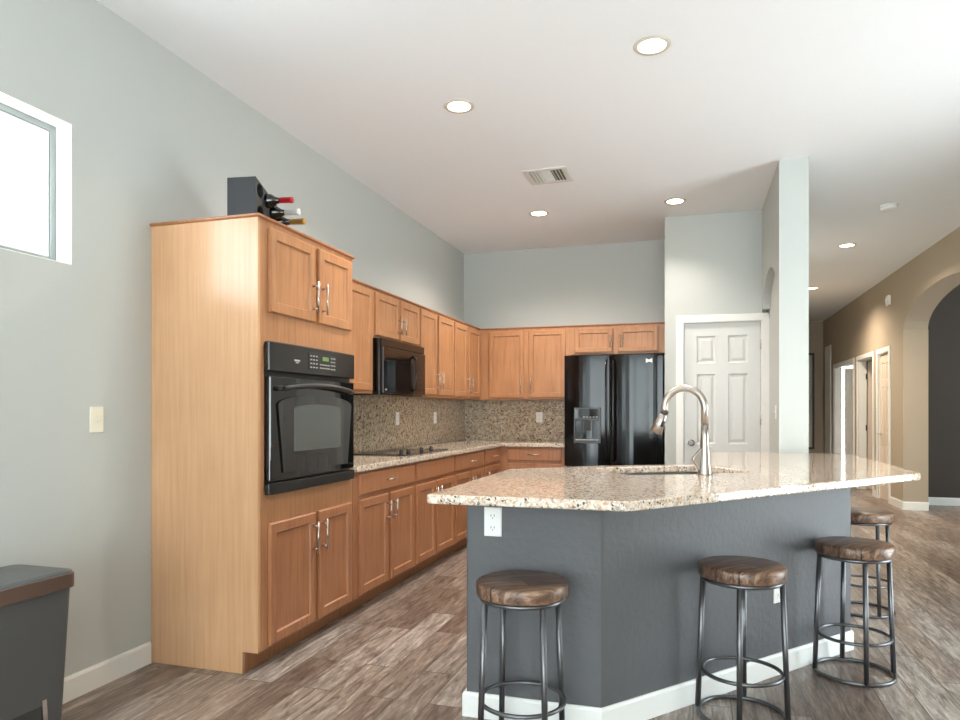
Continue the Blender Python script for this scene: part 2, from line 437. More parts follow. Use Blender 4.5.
# high window in the left wall
wn1 = thing('window_1', '', '', kind='structure')
fx0, fx1 = WL - 0.12, WL - 0.085
MB().prism(rect(WIN[0] + .002, WIN[1] - .002, WIN[2] + .002, WIN[3] - .002), [rect(WIN[0] + 0.045, WIN[1] - 0.03, WIN[2] + 0.035, WIN[3] - 0.03)], fx0, fx1, 'yz').build('window_frame', M['alu'], wn1, 0.003)
MB().prism(rect(WIN[0] + 0.045, WIN[1] - 0.031, WIN[2] + 0.036, WIN[3] - 0.031), [rect(WIN[0] + 0.07, WIN[1] - 0.052, WIN[2] + 0.055, WIN[3] - 0.05)], fx0 + 0.005, fx1 - 0.008, 'yz').build('sash', M['white'], wn1, 0.003)
MB().box(fx0 + 0.014, fx0 + 0.018, WIN[0] + 0.07, WIN[1] - 0.052, WIN[2] + 0.055, WIN[3] - 0.05).build('pane', M['glass'], wn1)
MB().prism(rect(WIN[0] + 0.0005, WIN[1] - 0.0005, WIN[2] + 0.0005, WIN[3] - 0.0005), [rect(WIN[0] + 0.004, WIN[1] - 0.004, WIN[2] + 0.004, WIN[3] - 0.004)], WL - 0.085, WL + 0.0005, 'yz').build('reveal', M['white'], wn1)
# left living-room window and the rear sliding doors (behind the camera, light the room)
wn2 = thing('window_2', '', '', kind='structure')
MB().prism(rect(-2.9, -1.1, 0.8, 2.3), [rect(-2.84, -2.02, 0.86, 2.24), rect(-1.98, -1.16, 0.86, 2.24)], WL - 0.12, WL - 0.07, 'yz').build('window_frame', M['white'], wn2)
MB().box(WL - 0.10, WL - 0.095, -2.84, -1.16, 0.86, 2.24).build('pane', M['glass'], wn2)
dr = thing('window_3', '', '', kind='structure')
MB().prism(rect(-2.4, 2.3, 0.02, 2.73), [rect(-2.33, -1.26, 0.1, 2.66), rect(-1.17, -0.10, 0.1, 2.66), rect(-0.01, 1.06, 0.1, 2.66), rect(1.15, 2.23, 0.1, 2.66)], REAR - 0.11, REAR - 0.05, 'xz').build('window_frame', M['white'], dr)
MB().box(-2.33, 2.23, REAR - 0.085, REAR - 0.08, 0.1, 2.66).build('pane', M['glass'], dr)


w6 = thing('unseen_window_6', '', '', kind='structure')  # unseen window, placed and sized to bring in light from the right
MB().prism(rect(3.201, 4.699, 0.002, 2.149), [rect(3.27 + 0.7 * k, 3.93 + 0.7 * k, 0.07, 2.08) for k in range(2)], XH + 0.2, XH + 0.26, 'yz').build('window_frame', M['white'], w6)
MB().box(XH + 0.225, XH + 0.23, 3.27, 4.63, 0.07, 2.08).build('pane', M['glass'], w6)


# ------------------------------------------------------------------ doors
def six_panel(w, h, m, parent, name='door_leaf', t=0.035, back=True):
    """door leaf, front at y=0 facing -y, x 0..w"""
    mb = MB(); sx = 0.11 * w / 0.68
    xs = [0, sx, (w - sx) / 2, (w + sx) / 2, w - sx, w]
    zs = [0, 0.19, 0.78, 0.94, 1.60, 1.70, h - 0.12, h] if h > 1.98 else [0, 0.19, 0.76, 0.92, 1.55, 1.65, h - 0.12, h]
    for i in range(5):
        for j in range(7):
            x0, x1, z0, z1 = xs[i], xs[i + 1], zs[j], zs[j + 1]
            if i in (1, 3) and j in (1, 3, 5):
                rs = [[(x0 + a, y, z0 + a), (x1 - a, y, z0 + a), (x1 - a, y, z1 - a), (x0 + a, y, z1 - a)] for a, y in ((0, 0), (0.012, 0.011), (0.024, 0.011), (0.045, 0.003))]
                mb.rings(rs, cap0=False)
            else:
                v = [mb.bm.verts.new(p) for p in ((x0, 0, z0), (x1, 0, z0), (x1, 0, z1), (x0, 0, z1))]; mb.bm.faces.new(v)
    v = [mb.bm.verts.new(p) for p in ((0, 0, 0), (w, 0, 0), (w, 0, h), (0, 0, h), (0, t, 0), (w, t, 0), (w, t, h), (0, t, h))]
    for f in ((0, 1, 5, 4), (1, 2, 6, 5), (2, 3, 7, 6), (3, 0, 4, 7), (4, 5, 6, 7)): mb.bm.faces.new([v[i] for i in f])
    bmesh.ops.remove_doubles(mb.bm, verts=mb.bm.verts[:], dist=0.0001)
    return mb.build(name, m, parent)


def casing(w, h, m, parent, cw=0.07, t=0.018):
    """door casing around an opening x 0..w, y from -t to 0"""
    mb = MB()
    o = [(-cw, 0), (-cw, h + cw), (w + cw, h + cw), (w + cw, 0), (w, 0), (w, h), (0, h), (0, 0)]
    mb.prism(o, [], -t, -0.0005, 'xz')
    i = [(-cw * .45, 0), (-cw * .45, h + cw * .45), (w + cw * .45, h + cw * .45), (w + cw * .45, 0), (w + 0.006, 0), (w + 0.006, h + 0.006), (-0.006, h + 0.006), (-0.006, 0)]
    return mb.build('door_casing', m, parent, 0.005)


p = thing('door_1', '', '', loc=(-0.085, YP, 0), kind='structure')
casing(0.69, 2.095, M['white'], p)
lf = six_panel(0.672, 2.08, M['doorwhite'], p); lf.location = (0.009, 0.012, 0.01)
MB().prism([(-0.004, 0), (-0.004, 2.099), (0.694, 2.099), (0.694, 0), (0.684, 0), (0.684, 2.092), (0.006, 2.092), (0.006, 0)], [], 0.001, 0.10, 'xz').build('door_jamb', M['white'], p)
kb = MB().lathe([(0.026, 0), (0.028, -0.004), (0.012, -0.008), (0.010, -0.03), (0.026, -0.042), (0.030, -0.056), (0.022, -0.068)], 24, axis='y').build('door_knob', M['knobmetal'], lf); kb.location = (0.06, 0, 0.95)
for z in (0.25, 1.12, 1.82):
    hb = MB().tube([(0, 0, 0), (0, 0, 0.09)], 0.007, 10).build('hinge', M['nickel'], lf); hb.location = (0.674, -0.006, z)


# hall doors: root rotated so local -y faces -X (into the hall)
def hall_door(n, y0, y1, h=2.09):
    r = thing('door_%d' % n, '', '', loc=(XH, y1, 0), rz=R(-90), kind='structure')   # local x runs toward -Y
    casing(y1 - y0, h - 0.005, M['white'], r, 0.07, 0.018)
    W_ = y1 - y0
    MB().prism([(0.001, 0), (0.001, h - 0.001), (W_ - 0.001, h - 0.001), (W_ - 0.001, 0), (W_ - 0.018, 0), (W_ - 0.018, h - 0.018), (0.018, h - 0.018), (0.018, 0)], [], 0.002, 0.118, 'xz').build('door_jamb', M['white'], r)
    return r, W_


def lever(leaf, x, z, s=1):
    mb = MB().lathe([(0.026, 0), (0.026, -0.008), (0.01, -0.012), (0.01, -0.045)], 20, axis='y')
    mb.tube([(0, -0.045, 0), (0.05 * s, -0.047, 0), (0.11 * s, -0.045, -0.004)], [0.009, 0.008, 0.006], 10)
    o = mb.build('door_lever', M['nickel'], leaf); o.location = (x, 0, z)


r3, W3 = hall_door(2, *D3)
lf = six_panel(W3 - 0.04, 2.06, M['creamdoor'], r3); lf.location = (0.02, 0.02, 0.008)
lever(lf, 0.05, 0.93)
r2, W2 = hall_door(3, *D2)
lf = six_panel(W2 - 0.04, 2.06, M['creamdoor'], r2); lf.location = (0.045, 0.13, 0.008); lf.rotation_euler = (0, 0, R(84))
for z in (0.25, 0.95, 1.78): 
    hb = MB().box(-0.004, 0.03, -0.012, 0.0, z, z + 0.09).build('hinge', M['slot'], r2); hb.location = (0.02, 0.118, 0)
r1, W1 = hall_door(4, *D1)
lf = six_panel(0.64, 2.06, M['creamdoor'], r1); lf.location = (0.10, 0.17, 0.008); lf.rotation_euler = (0, 0, R(112))
w4 = thing('window_4', '', '', kind='structure')
MB().prism(rect(2.72, 4.2, 0.25, 2.35), [rect(2.76, 4.16, 0.3, 2.31)], 17.02, 17.08, 'xz').build('window_frame', M['white'], w4)
MB().box(2.76, 4.16, 17.045, 17.05, 0.3, 2.31).build('pane', M['glass'], w4)
w5 = thing('window_5', '', '', kind='structure')
MB().prism(rect(7.6, 10.0, 0.7, 2.3), [rect(7.65, 9.95, 0.75, 2.25)], 7.03, 7.09, 'yz').build('window_frame', M['white'], w5)
MB().box(7.055, 7.06, 7.65, 9.95, 0.75, 2.25).build('pane', M['glass'], w5)


# ------------------------------------------------------------------ cabinets
def bar_handle(L, parent, vertical=True):
    mb = MB(); off = -0.032
    a = (0, off, -L / 2) if vertical else (-L / 2, off, 0)
    b = (0, off, L / 2) if vertical else (L / 2, off, 0)
    mb.tube([a, b], 0.0055, 10)
    for s in (-0.36, 0.36):
        q = (0, 0, s * L) if vertical else (s * L, 0, 0)
        mb.tube([(q[0], 0.001, q[2]), (q[0], off, q[2])], 0.0045, 8)
    return mb.build('bar_handle', M['nickel'], parent)


DP = [(0, -0.001), (0, -0.015), (0.005, -0.02), (0.050, -0.02), (0.056, -0.0095), (0.060, -0.0095)]
FP = [(0, -0.001), (0, -0.015), (0.006, -0.02)]


def door(parent, x0, x1, z0, z1, handle=None, m=None, L=0.128):
    """handle = (side 'l'/'r', 'top'/'bot')"""
    o = MB().panel(-(x1 - x0) / 2, (x1 - x0) / 2, -(z1 - z0) / 2, (z1 - z0) / 2, DP).build('door', m or M['maple'], parent)
    o.location = ((x0 + x1) / 2, 0, (z0 + z1) / 2)
    if handle:
        s, v = handle
        hx = ((x1 - x0) / 2 - 0.027) * (1 if s == 'r' else -1)
        hz = ((z1 - z0) / 2 - 0.045 - L / 2) * (1 if v == 'top' else -1)
        h = bar_handle(L, o); h.location = (hx, -0.02, hz)
    return o


def drawer(parent, x0, x1, z0, z1, handle=True, m=None, name='drawer', L=0.128):
    o = MB().panel(-(x1 - x0) / 2, (x1 - x0) / 2, -(z1 - z0) / 2, (z1 - z0) / 2, FP).build(name, m or M['maplelow'], parent)
    o.location = ((x0 + x1) / 2, 0, (z0 + z1) / 2)
    if handle:
        h = bar_handle(L, o, False); h.location = (0, -0.02, 0)
    return o


def crown(parent, w, d, z, left=False, right=False, m=None):
    a = 0.012 if left else 0; b = 0.012 if right else 0
    rs = []
    for k, zz in ((0.4, z), (1.0, z + 0.005), (1.0, z + 0.013), (0.8, z + 0.015)):
        rs.append([(-a * k, -0.014 * k, zz), (w + b * k, -0.014 * k, zz), (w + b * k, d, zz), (-a * k, d, zz)])
    return MB().rings(rs).build('crown_moulding', M['maplelow'], parent)


XF = -1.97
HT = 2.168; HTT = 2.176
# tall oven cabinet
YT0, YT1 = 2.812, 3.762
tw = thing('tall_oven_cabinet', 'tall maple cabinet with built-in black wall oven and pale side panel', 'cabinet', loc=(XF, YT0, 0), rz=R(90))
dT = XF - WL - 0.002; wT = YT1 - YT0
mb = MB().box(0.02, wT, 0.0, 0.02, 0.105, 0.862).box(0.02, wT, 0, 0.02, 1.575, HTT).box(0.02, 0.052, 0, 0.02, 0.862, 1.575).box(wT - 0.036, wT, 0, 0.02, 0.862, 1.575)
mb.box(wT - 0.02, wT, 0.02, dT, 0.105, HTT).box(wT - 0.02, wT, 0.1005, dT, 0.0, 0.105).box(0.02, wT - 0.02, 0.02, dT, HTT - 0.02, HTT).box(0.02, wT - 0.02, 0.02, dT, 0.105, 0.125).box(0.02, wT - 0.02, dT - 0.01, dT, 0.125, HTT - 0.02)
mb.build('carcass', M['maple'], tw)
side = [(0.0, 0.105), (0.0, HTT), (dT, HTT), (dT, 0.0), (0.085, 0.0), (0.085, 0.105)]
MB().prism(side, [], 0.0, 0.0195, 'yz').build('side_panel', M['maplepanel'], tw)
MB().box(0.02, wT, 0.085, 0.10, 0.0, 0.105).build('toe_kick', M['kick'], tw)
crown(tw, wT, dT, HTT, True, True)
hw = (2.892 - YT0, 3.306 - YT0, 3.348 - YT0, 3.722 - YT0)
door(tw, hw[0], hw[1], 1.735, 2.145, ('r', 'bot'), L=0.17); door(tw, hw[2], hw[3], 1.735, 2.145, ('l', 'bot'), L=0.17)
door(tw, hw[0], hw[1], 0.118, 0.708, ('r', 'top'), M['maplelow'], L=0.17); door(tw, hw[2], hw[3], 0.118, 0.708, ('l', 'top'), M['maplelow'], L=0.17)

# wall oven
y0 = 2.866; wO = 0.862
ov = thing('wall_oven', 'black built-in wall oven with curved handle in the tall maple cabinet', 'oven', loc=(XF, y0, 0), rz=R(90))
MB().box(0.004, wO - 0.004, 0.003, 0.5, 0.866, 1.572).build('oven_body', M['blackmat'], ov)


def bowed(x0, x1, z0, z1, yb, yf, bow, n=14, zb=0):
    rs = []
    pts = [(x0 + (x1 - x0) * i / n, yf - bow * (1 - (2 * i / n - 1) ** 2)) for i in range(n + 1)]
    loop = lambda z: [(x0, yb, z)] + [(a, b, z) for a, b in pts] + [(x1, yb, z)]
    return MB().rings([loop(z0), loop(z1)])


cp = bowed(-0.006, wO + 0.006, 1.447, 1.592, -0.002, -0.03, 0.012).build('control_panel', M['ovpanel'], ov, 0.006)
MB().box(0.33, 0.62, -0.0432, -0.0405, 1.475, 1.565).build('touch_panel', M['black'], cp)
MB().box(0.470, 0.535, -0.0445, -0.043, 1.528, 1.550).build('display', M['display'], cp)
def buttons(cells, y0, y1, m, parent):
    me = {}
    for x0, x1, z0, z1 in cells:
        k = (round(x1 - x0, 4), round(z1 - z0, 4))
        if k not in me:
            me[k] = MB().box(-k[0] / 2, k[0] / 2, y0, y1, -k[1] / 2, k[1] / 2).mesh('button')
        o = link('button', me[k], m, parent); o.location = ((x0 + x1) / 2, 0, (z0 + z1) / 2)


cells = [(0.345 + i * 0.028, 0.361 + i * 0.028, 1.484 + j * 0.02, 1.490 + j * 0.02) for i in range(3) for j in range(4)]
cells += [(0.560 + i * 0.018, 0.571 + i * 0.018, 1.484 + j * 0.02, 1.490 + j * 0.02) for i in range(3) for j in range(4)]
cells += [(0.443 + i * 0.022, 0.457 + i * 0.022, z, z + 0.006) for i in range(5) for z in (1.485, 1.503)]
buttons(cells, -0.0445, -0.043, M['grey'], cp)
MB().box(0.20, 0.25, -0.0405, -0.036, 1.508, 1.517).box(0.21, 0.24, -0.0405, -0.036, 1.499, 1.504).build('maker_mark', M['grey'], cp)
od = bowed(0.002, wO - 0.002, 0.915, 1.425, -0.002, -0.03, 0.010).build('oven_door', M['ovglass'], ov, 0.006)
# window outline with an arched top, printed on the glass as a slightly raised dark pane
wp = [(0.10, 0.95), (wO - 0.10, 0.95)] + [(wO / 2 + (wO / 2 - 0.055) * math.cos(t) , 1.285 + 0.055 * math.sin(t)) for t in [math.pi * i / 16 for i in range(17)]]
MB().prism(wp, [], -0.0412, -0.036, 'xz').build('door_window', M['ovglass'], od)
MB().prism([(0.19, 1.05), (wO - 0.19, 1.05), (wO - 0.19, 1.265)] + [(wO / 2 + (wO / 2 - 0.19) * math.cos(t), 1.265 + 0.025 * math.sin(t)) for t in [math.pi * i / 12 for i in range(1, 12)]] + [(0.19, 1.265)], [], -0.0418, -0.0405, 'xz').build('viewing_screen', M['ovscreen'], od)
hp = [(0.075 + (wO - 0.15) * i / 16, -0.058 - 0.02 * (1 - (i / 8 - 1) ** 2), 1.365 + 0.022 * (1 - (i / 8 - 1) ** 2)) for i in range(17)]
mh = MB().tube(hp, 0.0135, 12)
mh.tube([(0.075, -0.02, 1.365), (0.075, -0.058, 1.365)], 0.013, 12).tube([(wO - 0.075, -0.02, 1.365), (wO - 0.075, -0.058, 1.365)], 0.013, 12)
mh.build('oven_handle', M['blackmat'], od)
bowed(-0.006, wO + 0.006, 0.850, 0.905, -0.002, -0.03, 0.008).build('vent_trim', M['blackmat'], ov, 0.005)

# base cabinets along the left wall
ZB = 0.882
bases = [('base_cabinet', 'maple base cabinet with one drawer and two doors beside the tall oven cabinet', 3.767, 4.716, [(3.832, 4.692, True)], [(3.832, 4.243, 'r'), (4.287, 4.692, 'l')]),
         ('cooktop_base_cabinet', 'maple base cabinet with a plain handleless drawer front under the cooktop', 4.717, 5.600, [(4.745, 5.577, False)], [(4.745, 5.128, 'r'), (5.160, 5.577, 'l')]),
         ('base_cabinet', 'maple base cabinet with a wide drawer between the cooktop base and the narrow corner unit', 5.601, 6.480, [(5.63, 6.456, True)], [(5.63, 6.03, 'r'), (6.062, 6.456, 'l')]),
         ('narrow_base_cabinet', 'narrow maple base cabinet with a small drawer next to the inside corner', 6.481, 7.118, [(6.51, 7.06, True)], [(6.51, 7.06, 'l')])]
for nm, lb, a, b, drs, dos in bases:
    r = thing(nm, lb, 'cabinet', loc=(XF, a, 0), rz=R(90), group='base cabinets on the left wall')
    MB().box(0, b - a, 0.0, XF - WL - 0.002, 0.105, ZB).build('carcass', M['maplelow'], r)
    MB().box(0, b - a, 0.085, 0.10, 0, 0.1045).build('toe_kick', M['kick'], r)
    for p, q, hdl in drs: drawer(r, p - a, q - a, 0.737, 0.868, hdl, name='drawer' if hdl else 'false_drawer_front')
    for p, q, s in dos: door(r, p - a, q - a, 0.122, 0.706, (s, 'top'), M['maplelow'])
# back-wall base cabinet
YF = 7.12
r = thing('base_cabinet', 'maple base cabinet with drawer on the back wall left of the black refrigerator', 'cabinet', loc=(XF + 0.001, YF, 0))
wB = -1.275 - XF
MB().box(0, wB, 0, YB - YF - 0.002, 0.105, ZB).build('carcass', M['maplelow'], r)
MB().box(0, wB, 0.085, 0.10, 0, 0.1045).build('toe_kick', M['kick'], r)
drawer(r, 0.085, 0.662, 0.737, 0.868, True); door(r, 0.085, 0.365, 0.122, 0.706, ('r', 'top'), M['maplelow']); door(r, 0.385, 0.662, 0.122, 0.706, ('l', 'top'), M['maplelow'])

# L-shaped worktop on the wall cabinets, with the cooktop cut-out
CT = [(WL + 0.001, 3.766), (-1.935, 3.766), (-1.935, 7.085), (-1.268, 7.085), (-1.268, YB - 0.001), (WL + 0.001, YB - 0.001)]
o = MB().prism(CT, [], ZB + 0.001, 0.922).build('granite_worktop', M['granite'], None, 0.006)
tag(o, 'L-shaped speckled granite worktop on the wall cabinets around the corner', 'countertop')
o = MB().box(WL + 0.001, WL + 0.019, 3.766, YB - 0.001, 0.923, 1.383).build('granite_backsplash', M['splash'])
tag(o, 'brown speckled granite backsplash on the left wall behind the cooktop', 'backsplash', 'granite backsplashes')
o = MB().box(WL + 0.020, -1.268, YB - 0.019, YB - 0.001, 0.923, 1.383).build('granite_backsplash', M['splash'])
tag(o, 'speckled granite backsplash on the back wall left of the refrigerator', 'backsplash', 'granite backsplashes')

# cooktop
ck = thing('cooktop', 'black glass electric cooktop with a row of knobs set in the granite worktop', 'cooktop', loc=(-2.25, 5.10, 0.9225))
MB().prism(rrect(-0.28, 0.215, -0.345, 0.57, 0.02), [], 0, 0.007).build('glass_top', M['black'], ck, 0.002)
for i, (xx, yy, rr) in enumerate(((-0.14, -0.19, 0.105), (-0.15, 0.09, 0.08), (-0.13, 0.36, 0.10))):
    MB().circle((xx, yy, 0.0072), rr, 0.0012, 40, 6).build('burner_ring', M['slot'], ck)
for yy, kr in ((-0.24, 1), (-0.10, 1), (0.17, 1), (0.39, 1)):
    kn = MB().lathe([(0.019, 0.007), (0.019, 0.011), (0.012, 0.016), (0.016, 0.03), (0.011, 0.036)], 20).box(-0.0035, 0.0035, -0.017, 0.017, 0.028, 0.040).build('knob', M['blackmat'], ck); kn.location = (0.12, yy, 0)


# upper cabinets, left wall
XU = -2.28
dU = XU - WL - 0.002
ups = [('wall_cabinet', 'single-door maple wall cabinet between the tall oven cabinet and the microwave', 3.764, 4.668, 1.387, [(3.85, 4.640, None)]),
       ('short_wall_cabinet', 'short two-door maple wall cabinet directly above the black microwave', 4.669, 5.572, 1.806, [(4.700, 5.125, 'r'), (5.160, 5.555, 'l')]),
       ('wall_cabinet', 'tall two-door maple wall cabinet right beside the microwave', 5.573, 6.474, 1.387, [(5.590, 5.988, 'r'), (6.040, 6.458, 'l')]),
       ('wall_cabinet', 'two-door maple wall cabinet on the left wall nearest the inside corner', 6.475, 7.398, 1.387, [(6.495, 6.885, 'r'), (6.937, 7.340, 'l')])]
for nm, lb, a, b, z0, dos in ups:
    r = thing(nm, lb, 'cabinet', loc=(XU, a, 0), rz=R(90), group='upper cabinets on the left wall')
    MB().box(0, b - a, 0, dU, z0, HT).build('carcass', M['maple'], r)
    crown(r, b - a, dU, HT)
    for p, q, s in dos: door(r, p - a, q - a, z0 + 0.02, 2.150, (s, 'bot') if s else None, L=0.13 if z0 > 1.5 else 0.165)
# upper cabinets, back wall
YU = 7.40
r = thing('wall_cabinet', 'two-door maple wall cabinet on the back wall left of the refrigerator', 'cabinet', loc=(XU + 0.001, YU, 0))
wU = -1.272 - XU
MB().box(0, wU, 0, YB - YU - 0.002, 1.387, HT).build('carcass', M['maple'], r); crown(r, wU, YB - YU - 0.002, HT)
a = XU + 0.001
door(r, -2.175 - a, -1.775 - a, 1.407, 2.14, ('r', 'bot'), L=0.18); door(r, -1.722 - a, -1.312 - a, 1.407, 2.14, ('l', 'bot'), L=0.18)
r = thing('short_wall_cabinet', 'short two-door maple wall cabinet above the black refrigerator', 'cabinet', loc=(-1.271, YU, 0))
wU = -0.262 + 1.271; a = -1.271
MB().box(0, wU, 0, YB - YU - 0.002, 1.865, HT).build('carcass', M['maple'], r); crown(r, wU, YB - YU - 0.002, HT)
door(r, -1.218 - a, -0.808 - a, 1.885, 2.14, ('r', 'bot'), L=0.13); door(r, -0.757 - a, -0.345 - a, 1.885, 2.14, ('l', 'bot'), L=0.13)

# microwave
wM = 0.848
mw = thing('microwave', 'black over-the-range microwave hung under the short wall cabinet', 'microwave', loc=(-2.204, 4.672, 1.378), rz=R(90))
dm = -2.204 - WL - 0.022
MB().box(0, wM, 0.02, dm, 0, 0.424).build('body', M['black'], mw, 0.004)
MB().box(0.002, wM - 0.002, 0.0, 0.0195, 0.365, 0.424).build('vent_grille', M['black'], mw, 0.003)
md = MB().box(0.002, 0.60, -0.012, 0.0195, 0.012, 0.362).build('door', M['black'], mw, 0.005)
MB().prism(rrect(0.08, 0.52, 0.065, 0.30, 0.03), [], -0.0135, -0.011, 'xz').build('window', M['ovglass'], md)
hb = MB().tube([(0.565, -0.012, 0.04), (0.565, -0.035, 0.06), (0.565, -0.042, 0.18), (0.565, -0.035, 0.30), (0.565, -0.012, 0.325)], 0.010, 10).build('handle', M['black'], md)
mp_ = MB().box(0.604, wM - 0.002, -0.010, 0.0195, 0.012, 0.362).build('control_panel', M['black'], mw, 0.004)
buttons([(0.645 + i * 0.05, 0.675 + i * 0.05, 0.05 + j * 0.042, 0.062 + j * 0.042) for i in range(3) for j in range(5)], -0.0112, -0.0095, M['ovpanel'], mp_)
MB().box(0.035, 0.06, -0.0135, -0.0115, 0.035, 0.045).build('maker_mark', M['grey'], md)

# refrigerator
fr = thing('refrigerator', 'black french-door refrigerator with water dispenser below a short cabinet', 'refrigerator', loc=(-1.258, 6.985, 0))
wF = 0.925; hF = 1.825
MB().box(0.0, wF + 0.05, 0.07, 0.745, 0.03, hF - 0.01).build('body', M['fridge'], fr, 0.004)


def fdoor(x0, x1, z0, z1, name='door', hole=None):
    n = 12; bow = 0.018
    mb = MB()
    pts = [(x0 + (x1 - x0) * i / n, 0.0 - bow * (1 - (2 * i / n - 1) ** 2)) for i in range(n + 1)]
    loop = lambda z: [(x0, 0.068, z)] + [(p, q, z) for p, q in pts] + [(x1, 0.068, z)]
    mb.rings([loop(z0), loop(z1)])
    for f in mb.bm.faces: f.smooth = False
    return mb.build(name, M['fridge'], fr, 0.006, 3)


dl = fdoor(0.003, 0.462, 0.70, hF); d_r = fdoor(0.468, wF - 0.004, 0.70, hF)
dz = fdoor(0.003, wF - 0.004, 0.10, 0.675, 'freezer_drawer')
for dd, xx in ((dl, 0.432), (d_r, 0.500)):
    MB().tube([(xx, 0.0, 0.76), (xx, -0.055, 0.78), (xx, -0.062, 0.85), (xx, -0.062, 1.68), (xx, -0.055, 1.75), (xx, 0.0, 1.77)], 0.012, 12).build('handle', M['black'], dd)
MB().tube([(0.08, 0.0, 0.60), (0.10, -0.06, 0.60), (wF - 0.10, -0.06, 0.60), (wF - 0.08, 0.0, 0.60)], 0.012, 12).build('handle', M['black'], dz)
MB().box(0.003, wF - 0.004, 0.01, 0.066, 0.6755, 0.6885).build('drawer_trim', M['nickel'], fr)
# water and ice dispenser
dp = MB().prism(rect(0.103, 0.376, 0.935, 1.295), [rrect(0.122, 0.357, 0.965, 1.165, 0.02)[::-1]], -0.030, -0.014, 'xz').build('dispenser_frame', M['ovpanel'], dl, 0.003)
MB().box(0.118, 0.361, -0.0325, -0.0305, 1.185, 1.28).build('dispenser_display', M['ovglass'], dp)
buttons([(0.20 + i * 0.032, 0.217 + i * 0.032, 1.195, 1.205) for i in range(5)], -0.0335, -0.0325, M['grey'], dp)
MB().box(0.122, 0.357, -0.017, -0.0145, 0.965, 1.165).build('recess', M['black'], dp)
MB().box(0.215, 0.275, -0.030, -0.018, 1.06, 1.16).box(0.228, 0.262, -0.036, -0.030, 1.075, 1.13).build('paddle', M['slot'], dp)
MB().box(0.124, 0.355, -0.034, -0.018, 0.966, 0.975).build('drip_tray', M['grey'], dp)
lg = MB()
lg.prism([(0.815, 1.735), (0.845, 1.748), (0.845, 1.764), (0.815, 1.778)], [], -0.0165, -0.010, 'xz').prism([(0.875, 1.735), (0.845, 1.748), (0.845, 1.764), (0.875, 1.778)], [], -0.0165, -0.010, 'xz')
lg.build('logo', M['plate'], d_r)

# ------------------------------------------------------------------ island
ZI = 0.915
IB = [(-0.895, 2.702), (-0.341, 2.702), (0.797, 4.055), (0.797, 5.538), (0.2, 5.538), (0.10, 4.27), (-0.40, 3.93), (-0.895, 3.52)]
isl = thing('kitchen_island', 'grey-painted kitchen island base with white baseboard under the granite top', 'island', loc=(-0.05, 3.9, 0))
inner = [(-0.80, 2.85), (-0.40, 2.85), (0.64, 4.10), (0.64, 5.45), (0.32, 5.45), (0.15, 4.23), (-0.385, 3.86), (-0.80, 3.44)]
T = Matrix.Translation((0.05, -3.9, 0))
MB().prism(IB, [inner[::-1]], 0, ZI - 0.001).xf(T).build('island_wall', M['island'], isl, 0.012)
bboard('b', [IB[7], IB[0], IB[1], IB[2], IB[3]], 0.10, 0.012).xf(T).build('baseboard', M['white'], isl)
TOP = [(-0.927, 2.345), (-0.215, 2.355), (-0.19, 2.37), (1.06, 3.865), (1.075, 3.90), (1.075, 5.532), (0.10, 5.532), (0.0, 4.15), (-0.492, 3.885), (-0.927, 3.52)]
SA = R(33); SX, SY = -0.110, 3.704
rot = lambda p: (SX + p[0] * math.cos(SA) - p[1] * math.sin(SA), SY + p[0] * math.sin(SA) + p[1] * math.cos(SA))
cut = [rot(p) for p in rrect(-0.345, 0.345, -0.235, 0.235, 0.10, 8)]
o = MB().prism(TOP, [cut[::-1]], ZI, 0.950).build('island_countertop', M['granite'], None, 0.007, 3)
tag(o, 'angular speckled granite island top with the sink cut into it', 'countertop')
# undermount sink
sk = thing('kitchen_sink', 'stainless undermount sink in the granite island top behind the faucet', 'sink', loc=(SX, SY, 0), rz=SA)


def srings(ins, z, r): return [(a, b, z) for a, b in rrect(-0.35 + ins, 0.35 - ins, -0.24 + ins, 0.24 - ins, r, 6)]


MB().rings([srings(-0.012, ZI - 0.0015, 0.10), srings(-0.012, ZI - 0.004, 0.10), srings(-0.002, ZI - 0.006, 0.095), srings(0.006, 0.76, 0.085), srings(0.04, 0.735, 0.06), srings(0.045, 0.732, 0.055), srings(0.002, 0.736, 0.09)][0:5], cap0=False, cap1=True, smooth=True).build('basin', M['sink'], sk)
MB().lathe([(0.043, 0.7355), (0.043, 0.739), (0.03, 0.738), (0.008, 0.737)], 24).build('drain', M['chrome'], sk)
# faucet
fa = thing('kitchen_faucet', 'tall stainless gooseneck pull-down faucet standing on the island top', 'faucet', loc=(0.054, 3.487, 0.9505))
dv = Vector((-0.965, 0.262, 0)).normalized()
MB().lathe([(0.034, 0), (0.034, 0.004), (0.031, 0.02), (0.024, 0.10), (0.0185, 0.18), (0.0172, 0.24)], 28).build('body', M['faucet'], fa)
pts = [(0, 0, 0.2401)]; rad = 0.098; cz = 0.318
for i in range(21):
    t = math.pi * i / 20 * 1.06
    d = rad - rad * math.cos(t); pts.append((dv.x * d, dv.y * d, cz + rad * math.sin(t)))
MB().tube(pts, 0.0168, 16).build('spout', M['faucet'], fa)
e0 = Vector(pts[-1]); tdir = (Vector(pts[-1]) - Vector(pts[-2])).normalized(); tdir = (tdir + dv * 0.55).normalized()
hd = MB().tube([e0 + tdir * 0.001, e0 + tdir * 0.012, e0 + tdir * 0.014, e0 + tdir * 0.06, e0 + tdir * 0.112], [0.0175, 0.0175, 0.0195, 0.024, 0.031], 18).build('spray_head', M['faucet'], fa)
MB().tube([e0 + tdir * 0.0005 - tdir * 0.006, e0 + tdir * 0.013], 0.0185, 18).build('collar', M['slot'], hd)
sidev = Vector((0.26, 0.0, 0)) * 0
cdir = Vector((0.29, -0.955, 0)).normalized()      # toward the camera side of the head
nb = e0 + tdir * 0.05 + cdir * 0.018 - dv * 0.012
